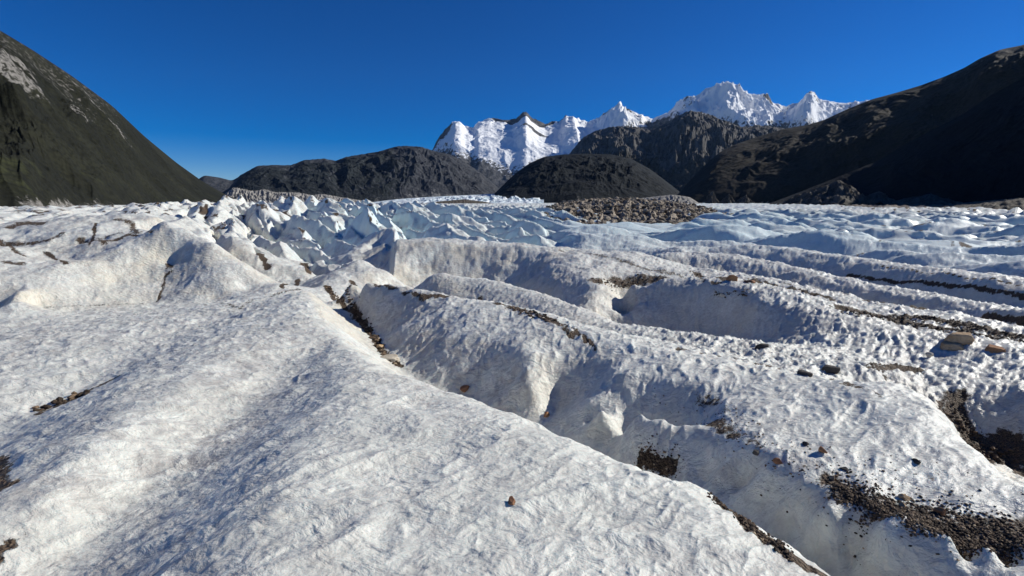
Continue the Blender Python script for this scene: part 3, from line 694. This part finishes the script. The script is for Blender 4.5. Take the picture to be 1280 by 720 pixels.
# pale moraine cones at the foot of the right slope
def cone(name, pk, d, w_px, h_py, seed, mat=None):
    mat = m_cone; c = ray(*pk); th = math.atan2(c[0], c[1]); zt = slope(*pk)*d; rad = d*w_px/ (F*math.hypot(1, (pk[0]-640)/F))
    n = 110; g = np.linspace(-1.3, 1.3, n); A_, B_ = np.meshgrid(g, g, indexing='ij')
    r = np.hypot(A_, B_*1.0); ang = np.arctan2(B_, A_)
    A2=A_+.25*fbm(A_*1.3,B_*1.3,3,seed+9); B2=B_+.25*fbm(A_*1.3,B_*1.3,3,seed+19)
    h = np.clip(1.03-np.abs(A2-.1)*np.where(A2>.1, 1.0, .65)-np.abs(B2)*0.5-0.1*r, -0.4, 1)
    rg = ridged(ang*3.2+fbm(A_*2, B_*2, 3, seed), r*0.9, 4, seed)-0.45
    h = h+0.38*rg*sstep(0.02, .5, r)+0.1*fbm(A_*4, B_*4, 4, seed+2)
    zb = -9.0
    X = d*math.sin(th)+(A_*math.cos(th)+B_*math.sin(th))*rad; Y = d*math.cos(th)+(-A_*math.sin(th)+B_*math.cos(th))*rad
    at = dict(veg=.45-.5*h, scree=.25+.5*rg)
    return tag(grid_mesh(name, X, Y, zb+(zt-zb)*h, mat, at), kind='structure')
m_cone = RM('moraine_cone_silt', (0.05,0.047,0.042), (0.13,0.12,0.105), (0.02,0.02,0.014), (0.04,0.035,0.025), 0.8, 60, 5, (0.13,0.12,0.10))
cone('moraine_cone_tall', (1042, 226), 1080, 46, 0, 5)
cone('moraine_cone_low', (1096, 239), 1060, 30, 0, 15)
cone('moraine_cone_dim', (1160, 242), 1050, 40, 0, 25)
cone('moraine_cone_small', (890, 239), 1900, 9, 0, 35)
cone('moraine_cone_pair', (911, 242), 1900, 9, 0, 45)
cone('moraine_cone_slight', (932, 243), 1900, 10, 0, 55)
m_deb = RM('brown_debris', (0.05,0.043,0.035), (0.14,0.12,0.095), (0.04,0.04,0.02), (0.06,0.05,0.03), 0.4, 30, 2, (0.16,0.14,0.11))
mountain('debris_bank_right', [(1120,262),(1160,259),(1190,255),(1230,251),(1280,247),(1400,238),(1600,225)], [(1120,700),(1600,520)], [(1120,600),(1280,500),(1600,380)], -8.2, m_deb, 300, 60, gully=.3, gsc=1.0, seed=105, crag=.1, scree=lambda s,t,h,g,f:.4+.3*g)
mountain('moraine_brown', [(505,260),(530,254),(555,251),(580,249),(605,252),(625,256),(640,260)], [(505,1900),(640,1900)], [(505,1750),(640,1750)], -7, m_deb, 200, 60, gully=.25, seed=115, crag=.05, scree=lambda s,t,h,g,f:.2+.2*g)
mountain('moraine_grey_centre', [(690,262),(720,256),(745,252),(780,250),(815,246),(840,243),(862,246),(880,258)], [(690,1500),(880,1500)], [(690,1350),(880,1350)], -7, m_scree, 240, 60, gully=.3, seed=125, crag=.06, scree=lambda s,t,h,g,f:.3+.4*g)
# far ice tongue
Nn = NT('far_ice'); pp = Nn.pos(); a1 = Nn.noise(pp, .012, 6, .65); a2 = Nn.vor(pp, .03)
m_ice = Nn.done(Nn.mix(Nn.ss(.4,.62,a1), (0.5,0.62,0.66), (0.8,0.82,0.83)), .6, Nn.bump(a2, .9, 14))
mountain('glacier_tongue_far', [(430,258),(470,252),(500,248.5),(540,246),(580,244),(612,242.5),(640,242),(680,244)], [(430,3900),(680,4000)], [(430,2000),(680,2000)], -7, m_ice, 500, 160, gully=.25, gsc=.5, seed=135, crag=.05, back=.2)

# ================================================================== MEDIAL MORAINE
m_peb = mat_stone('moraine_rock', (0.17,0.135,0.10), (0.50,0.42,0.32), 1.2, True)
m_tan = mat_stone('tan_rock', (0.36,0.23,0.12), (0.60,0.43,0.25), 14)
m_red = mat_stone('red_brown_rock', (0.16,0.075,0.04), (0.30,0.15,0.08), 20)
m_orange = mat_stone('orange_rock', (0.28,0.13,0.06), (0.42,0.22,0.10), 10)
m_black = mat_stone('dark_rock', (0.03,0.027,0.024), (0.09,0.08,0.07), 20)
m_pale = mat_stone('pale_rock', (0.36,0.31,0.24), (0.58,0.52,0.42), 12)
m_grav = mat_stone('gravel_grains', (0.055,0.037,0.024), (0.24,0.165,0.105), 18, True)
def ico(sub):
    import bmesh
    bm = bmesh.new(); bmesh.ops.create_icosphere(bm, subdivisions=sub, radius=1.0)
    V = np.array([v.co[:] for v in bm.verts]); Fc = [[v.index for v in f.verts] for f in bm.faces]; bm.free()
    return V, Fc
ICO = {k: ico(k) for k in (1, 2, 3, 4)}
def rock_verts(sub, rnd, size=(1, 1, 1), cuts=9, rough=.06):
    V, Fc = ICO[sub]; V = V.copy()
    for _ in range(cuts):
        nrm = np.array([rnd.gauss(0, 1), rnd.gauss(0, 1), rnd.gauss(0, .8)]); nrm /= np.linalg.norm(nrm)
        d = rnd.uniform(.42, .75); s = V @ nrm; m = s > d
        V[m] -= np.outer(s[m]-d, nrm)*0.97
    o = rnd.random()*50
    if rough: V = V*(1+rough*np.array([mnoise.fractal(Vector(v*2.2)+Vector((o, 0, 0)), 1.0, 2.0, 3) for v in V]))[:, None]
    V = V*np.array(size)
    V = np.clip(V, -np.array(size)*.95, np.array(size)*.95)
    a = rnd.uniform(-.4, .4); c, s = math.cos(a), math.sin(a)
    V = V @ np.array([[c, -s, 0], [s, c, 0], [0, 0, 1]])
    return V, Fc
def block_verts(sub, rnd, size, cuts=3):
    V, Fc = ICO[max(sub, 4)]; V = V.copy(); e = 7.0
    n_ = (np.abs(V)**e).sum(1)**(1/e); V = V/n_[:, None]
    V[:, 0] += V[:, 2]*rnd.uniform(-.3, .3); V[:, 1] += V[:, 2]*rnd.uniform(-.2, .25); V[:, 0] *= 1-.28*(V[:, 1]+1)/2*rnd.random()
    for _ in range(cuts):
        nrm = np.array([rnd.choice((-1, 1))*rnd.uniform(.5, 1), rnd.uniform(-1, 1), rnd.uniform(-.2, 1)]); nrm /= np.linalg.norm(nrm)
        d = rnd.uniform(.85, 1.15); s_ = V @ nrm; m = s_ > d; V[m] -= np.outer(s_[m]-d, nrm)
    o = rnd.random()*50
    V = V*(1+.07*np.array([mnoise.fractal(Vector(v*1.8)+Vector((o, 0, 0)), .8, 2.1, 4) for v in V]))[:, None]
    return V*np.array(size), Fc
_rs = random.Random(5)
def rock(name, px, py, wpx, hpx, mat, label, cat='rock', group=None, sink=.33, sub=3, rot=0.0, cuts=9, rmax=600, rmin=1.5, depth=.85):
    p, th, u = cast(px, py, rmin=rmin, rmax=rmax); R = math.exp(u); d = math.hypot(R, p.z)*1.0
    k = d/ (F*math.hypot(1, math.hypot(px-640, py-360)/F))
    sx = wpx*k*.5*1.1; sz = max(hpx*k*.5*1.1, sx*.28)
    V, Fc = block_verts(sub, _rs, (sx*.9, sx*depth*.7, sz*.95)) if cuts <= 7 else rock_verts(4, _rs, (sx, sx*depth, sz), cuts)
    o = raw_mesh(name, [tuple(v) for v in V], Fc, mat)
    o.location = (p.x, p.y, p.z+sz*(1-2*sink)*.95); o.rotation_euler = (_rs.uniform(-.12, .12), _rs.uniform(-.12, .12), -th+rot)
    return tag(o, label, cat, group)
def scatter(name, areas, count, smin, smax, mat, label, seed, sub=1, cat='gravel', rough=0):
    """loose stones nobody could count, one mesh; areas = [(x, y, radius_x, radius_y, ang)] built from casts"""
    rnd = random.Random(seed); VV = []; FF = []; off = 0
    vars_ = [rock_verts(sub, rnd, (1, rnd.uniform(.6, 1), rnd.uniform(.45, .8)), 7, rough) for _ in range(14)]
    th = []; uu = []; sz = []
    for _ in range(count):
        a = rnd.choices(areas, weights=[q[4] for q in areas])[0]
        k = rnd.random(); t0 = a[0]*(1-k)+a[2]*k; u0 = a[1]*(1-k)+a[3]*k
        th.append(t0+rnd.gauss(0, 1)*a[5]); uu.append(u0+rnd.gauss(0, 1)*a[5]*1.8); sz.append(rnd.uniform(0, 1)**2.5*(smax-smin)+smin)
    X, Y, z, _, _ = surf(np.array(th), np.array(uu))
    for i in range(count):
        V, Fc = rnd.choice(vars_); c = rnd.uniform(0, 6.28); cs, sn = math.cos(c), math.sin(c)
        W = V @ np.array([[cs, sn, 0], [-sn, cs, 0], [0, 0, 1]])*sz[i]+np.array([X[i], Y[i], z[i]+sz[i]*.15])
        VV.append(W); FF += [[q+off for q in f] for f in Fc]; off += len(V)
    o = raw_mesh(name, np.concatenate(VV).tolist(), FF, mat)
    return tag(o, kind='stuff', label=label)
def areas(*segs):
    out = []
    for px, w, wt in segs:
        q = [cast(a, b)[1:] for a, b in px]
        for (a0, b0), (a1, b1) in zip(q[:-1], q[1:]):
            if abs(b1-b0) < .6: out.append((a0, b0, a1, b1, wt*(math.hypot(a1-a0, b1-b0)+.01), w))
    return out
# mound of the medial moraine
N_ = NT('moraine_mound'); pp = N_.pos(); a1 = N_.noise(pp, .35, 8, .7); a2 = N_.noise(pp, 2.2, 6, .7)
m_mound = N_.done(N_.mix(N_.ss(.4,.6,a1), (0.13,0.108,0.085), (0.40,0.34,0.27)), .9, N_.bump(a2, 1.0, .6), .2)
mound = mountain('medial_moraine', [(668,268),(685,260),(705,253),(730,250),(760,248),(800,249),(835,251),(860,255),(885,261),(905,267)], [(672,230),(905,240)], [(672,125),(905,140)], -6.3, m_mound, 420, 160, gully=.45, gsc=.6, seed=145, crag=.12, prof=.8, back=.8)
mm = mound.data; cc = np.empty(len(mm.vertices)*3, np.float32); mm.vertices.foreach_get('co', cc); cc = cc.reshape(-1, 3)
rnd = random.Random(8); VV = []; FF = []; off = 0
for i in range(6000):
    b = cc[rnd.randrange(len(cc))]
    if math.hypot(b[0], b[1]) > 275: continue
    V, Fc = rock_verts(1, rnd, (1, .8, .65), 6, 0); s = .12+rnd.random()**5*1.5
    V = V*s+b+np.array([rnd.gauss(0, 2), rnd.gauss(0, 1.5), 0]); VV.append(V); FF += [[q+off for q in f] for f in Fc]; off += len(V)
tag(raw_mesh('rubble', np.concatenate(VV).tolist(), FF, m_peb), 'tan rubble covering the low moraine ridge in the middle distance', kind='stuff')

# ================================================================== INDIVIDUAL STONES
G1 = 'loose stones lying on the glacier'
rock('stone', 640, 628, 13, 9, m_red, 'small reddish brown stone alone on the white ice in the middle foreground', group=G1, sink=.3)
rock('stone', 582, 489, 13, 9, m_red, 'red brown pointed stone on the rim of the foreground ice hump above the crevice', group=G1, sink=.2)
rock('boulder', 1199, 427, 26, 12, m_tan, 'large tan flat block, upper of the slabs on the ice shoulder at right', group=G1, cuts=6, sink=.15)
rock('boulder', 1190, 436, 22, 8, m_tan, 'tan low slab just below the largest tan block', group=G1, cuts=6, sink=.15)
rock('boulder', 1244, 439, 20, 7, m_orange, 'orange brown flat slab at the right end of the slab group', group=G1, cuts=6)
rock('stone', 1162, 446, 9, 6, m_pale, 'small pale stone downhill of the tan slabs beside a dark dirt streak', group=G1)
rock('boulder', 915, 350, 13, 9, m_orange, 'orange brown angular block on the dirt line of the middle ridge', group=G1, cuts=6)
rock('stone', 935, 353, 16, 5, m_red, 'flat rusty slab right beside the orange block on the dirt line', group=G1)
rock('stone', 902, 371, 9, 6, m_pale, 'pale stone in the dark dirt patch on top of the shaded ice wall', group=G1)
rock('slab', 952, 436, 15, 9, m_black, 'black tilted slab sticking out of the thin ridge below the shaded wall', group=G1, cuts=7)
rock('slab', 1038, 463, 19, 8, m_black, 'black flat slab on the ridge beyond the large foreground ridge', group=G1, cuts=7)
rock('slab', 1006, 468, 17, 5, m_black, 'thin black slab lying left of the wider black slab', group=G1, cuts=7)
rock('stone', 1028, 566, 11, 9, m_orange, 'orange tan stone in rough ice above the gravel patch', group=G1)
rock('stone', 1007, 557, 9, 6, m_black, 'dark stone half sunk in rough ice left of the orange tan stone', group=G1)
rock('stone', 973, 580, 12, 8, m_red, 'brown stone lying near the lip of the ice shelf', group=G1)
rock('stone', 946, 567, 11, 7, m_black, 'dark stone sunk in a hollow at the edge of the ice shelf', group=G1)
rock('stone', 1056, 588, 11, 5, m_black, 'dark flat stone at the upper edge of the gravel patch', group=G1)
rock('stone', 1145, 580, 12, 7, m_black, 'black wedge stone on clean ice above the gravel patch', group=G1)
rock('stone', 1040, 599, 9, 8, m_tan, 'ochre stone at the upper left corner of the gravel patch', group=G1)
rock('stone', 1128, 623, 14, 10, m_tan, 'pale tan stone in the middle of the gravel patch', group=G1)
rock('stone', 1126, 633, 9, 8, m_tan, 'small tan stone touching the lower side of the pale tan one', group=G1)
rock('stone', 1175, 642, 13, 11, m_orange, 'orange pink block in the dark part of the gravel patch', group=G1)
rock('stone', 488, 451, 24, 9, m_pale, 'ochre slab wedged at the lower end of the dirty crevice', group=G1, cuts=6)
rock('stone', 474, 434, 12, 7, m_tan, 'brown stone in the crevice above the wedged ochre slab', group=G1)
rock('stone', 684, 520, 12, 6, m_orange, 'small orange brown stone at the mouth of the narrow gully', group=G1)
G2 = 'boulders on the medial moraine'
for i, (x, y, w, h, mt, lb) in enumerate([(778,262,7,5,m_pale,'pale boulder on top of the medial moraine near its middle'), (846,258,9,5,m_pale,'broad pale boulder at the right end of the moraine top'), (738,259,6,4,m_peb,'grey boulder on the left part of the moraine crest'),
    (812,262,7,5,m_tan,'tan boulder between the two pale moraine boulders'), (757,268,8,5,m_peb,'grey block low on the front slope of the moraine'), (712,267,6,4,m_tan,'tan block at the left foot of the moraine'), (864,264,7,4,m_peb,'grey boulder at the far right foot of the moraine')]):
    # rests on the mound
    best = min(cc, key=lambda v: (math.atan2(v[0], v[1])-az(x, y))**2*4+((v[2]/math.hypot(v[0], v[1]))-slope(x, y))**2*9)
    R = math.hypot(best[0], best[1]); k = R/F/math.hypot(1, (x-640)/F)*1.0
    V, Fc = rock_verts(3, _rs, (w*k*.62, w*k*.5, h*k*.62), 7)
    o = raw_mesh('boulder', V.tolist(), Fc, mt); o.location = (best[0], best[1], best[2]+h*k*.2); tag(o, lb, 'rock', G2)
# gravel
scatter('gravel', areas(([(1045,607),(1085,622),(1130,638),(1190,655),(1285,672)], .014, 1.0), ([(1080,634),(1150,654),(1285,679)], .009, 1.4)), 5200, .004, .019, m_grav, 'brown gravel patch spread on the ice shelf at lower right', 3)
scatter('gravel', areas(([(1020,585),(1085,610),(1150,635),(1285,662)], .035, 1.0), ([(830,505),(900,530),(960,560),(1010,590)], .02, .7)), 900, .003, .016, m_grav, 'sparse grit scattered over the ice above the lower right gravel patch', 13)
scatter('gravel', areas(([(408,358),(455,404),(482,444),(496,457)], .004, 1.0), ([(640,386),(690,402)], .006, .8)), 1500, .008, .06, m_grav, 'brown gravel in the crevice and on the ridge crest', 4)
scatter('gravel', areas(([(800,577),(820,582),(842,588)], .010, 1.0), ([(890,622),(935,655),(985,690)], .006, .6)), 1300, .004, .022, m_grav, 'dark gravel filling the hole under the scalloped ice wall', 5)
scatter('gravel', areas(([(1196,520),(1216,553),(1255,575)], .008, .5), ([(1060,390),(1160,398),(1290,424)], .007, 1.0), ([(1120,400),(1290,430)], .007, .8)), 2600, .008, .055, m_grav, 'dark gravel in the troughs at the right', 6)
scatter('gravel', areas(([(745,350),(800,349)], .005, 1.0), ([(890,367),(935,370)], .0015, .6), ([(870,342),(945,353)], .003, 1.), ([(50,514),(105,493)], .004, .6)), 700, .015, .07, m_grav, 'loose grit along the dirt lines of the middle ridges', 7)

# ================================================================== HAZE
hm = bpy.data.materials.new('haze_air'); hm.use_nodes = True; ht = hm.node_tree; ht.nodes.clear()
ho = ht.nodes.new('ShaderNodeOutputMaterial'); hv = ht.nodes.new('ShaderNodeVolumePrincipled')
hv.inputs['Density'].default_value = 4e-6; hv.inputs['Color'].default_value = (0.42, 0.66, 1, 1); hv.inputs['Anisotropy'].default_value = 0.2
ht.links.new(hv.outputs[0], ho.inputs['Volume'])
a_ = 17500.0; zt_, zb_ = 4300.0, -30.0
hz = raw_mesh('haze', [(x, y, z) for z in (zb_, zt_) for x, y in ((-a_, -a_), (a_, -a_), (a_, a_), (-a_, a_))], [(3,2,1,0),(4,5,6,7),(0,1,5,4),(1,2,6,5),(2,3,7,6),(3,0,4,7)], hm)
tag(hz, 'thin clear mountain air over the whole glacier valley', kind='stuff')
# ================================================================== LIGHT, SKY, CAMERA
W = bpy.data.worlds.new('World'); S.world = W; W.use_nodes = True
nt = W.node_tree; nt.nodes.clear()
sky = nt.nodes.new('ShaderNodeTexSky'); sky.sky_type = 'NISHITA'; sky.sun_disc = False
sky.sun_elevation = SUN_EL; sky.sun_rotation = SUN_AZ; sky.altitude = 800; sky.air_density = 0.75; sky.dust_density = 0.0; sky.ozone_density = 5.0
hs = nt.nodes.new('ShaderNodeHueSaturation'); hs.inputs['Saturation'].default_value = 1.46; hs.inputs['Hue'].default_value = 0.514
bg = nt.nodes.new('ShaderNodeBackground'); bg.inputs['Strength'].default_value = 0.076
wo = nt.nodes.new('ShaderNodeOutputWorld')
nt.links.new(sky.outputs[0], hs.inputs['Color']); nt.links.new(hs.outputs[0], bg.inputs[0]); nt.links.new(bg.outputs[0], wo.inputs[0])
sd = bpy.data.lights.new('sun', 'SUN'); sd.energy = 4.55; sd.angle = math.radians(.53); sd.color = (1, .965, .88)
so = bpy.data.objects.new('sun', sd); COL.objects.link(so)
dv = Vector((math.sin(SUN_AZ)*math.cos(SUN_EL), math.cos(SUN_AZ)*math.cos(SUN_EL), math.sin(SUN_EL)))
so.rotation_euler = dv.to_track_quat('Z', 'Y').to_euler(); so.location = (0, 0, 50)
cd = bpy.data.cameras.new('camera'); cd.sensor_width = 36; cd.lens = F*36/1280; cd.clip_start = .05; cd.clip_end = 60000
co_ = bpy.data.objects.new('camera', cd); COL.objects.link(co_); co_.location = (0, 0, 0); co_.rotation_euler = (math.pi/2-PITCH, 0, 0)
S.camera = co_
S.view_settings.view_transform = 'Standard'; S.view_settings.look = 'None'; S.view_settings.exposure = 0.22; S.view_settings.gamma = 1
S.view_settings.use_curve_mapping = False
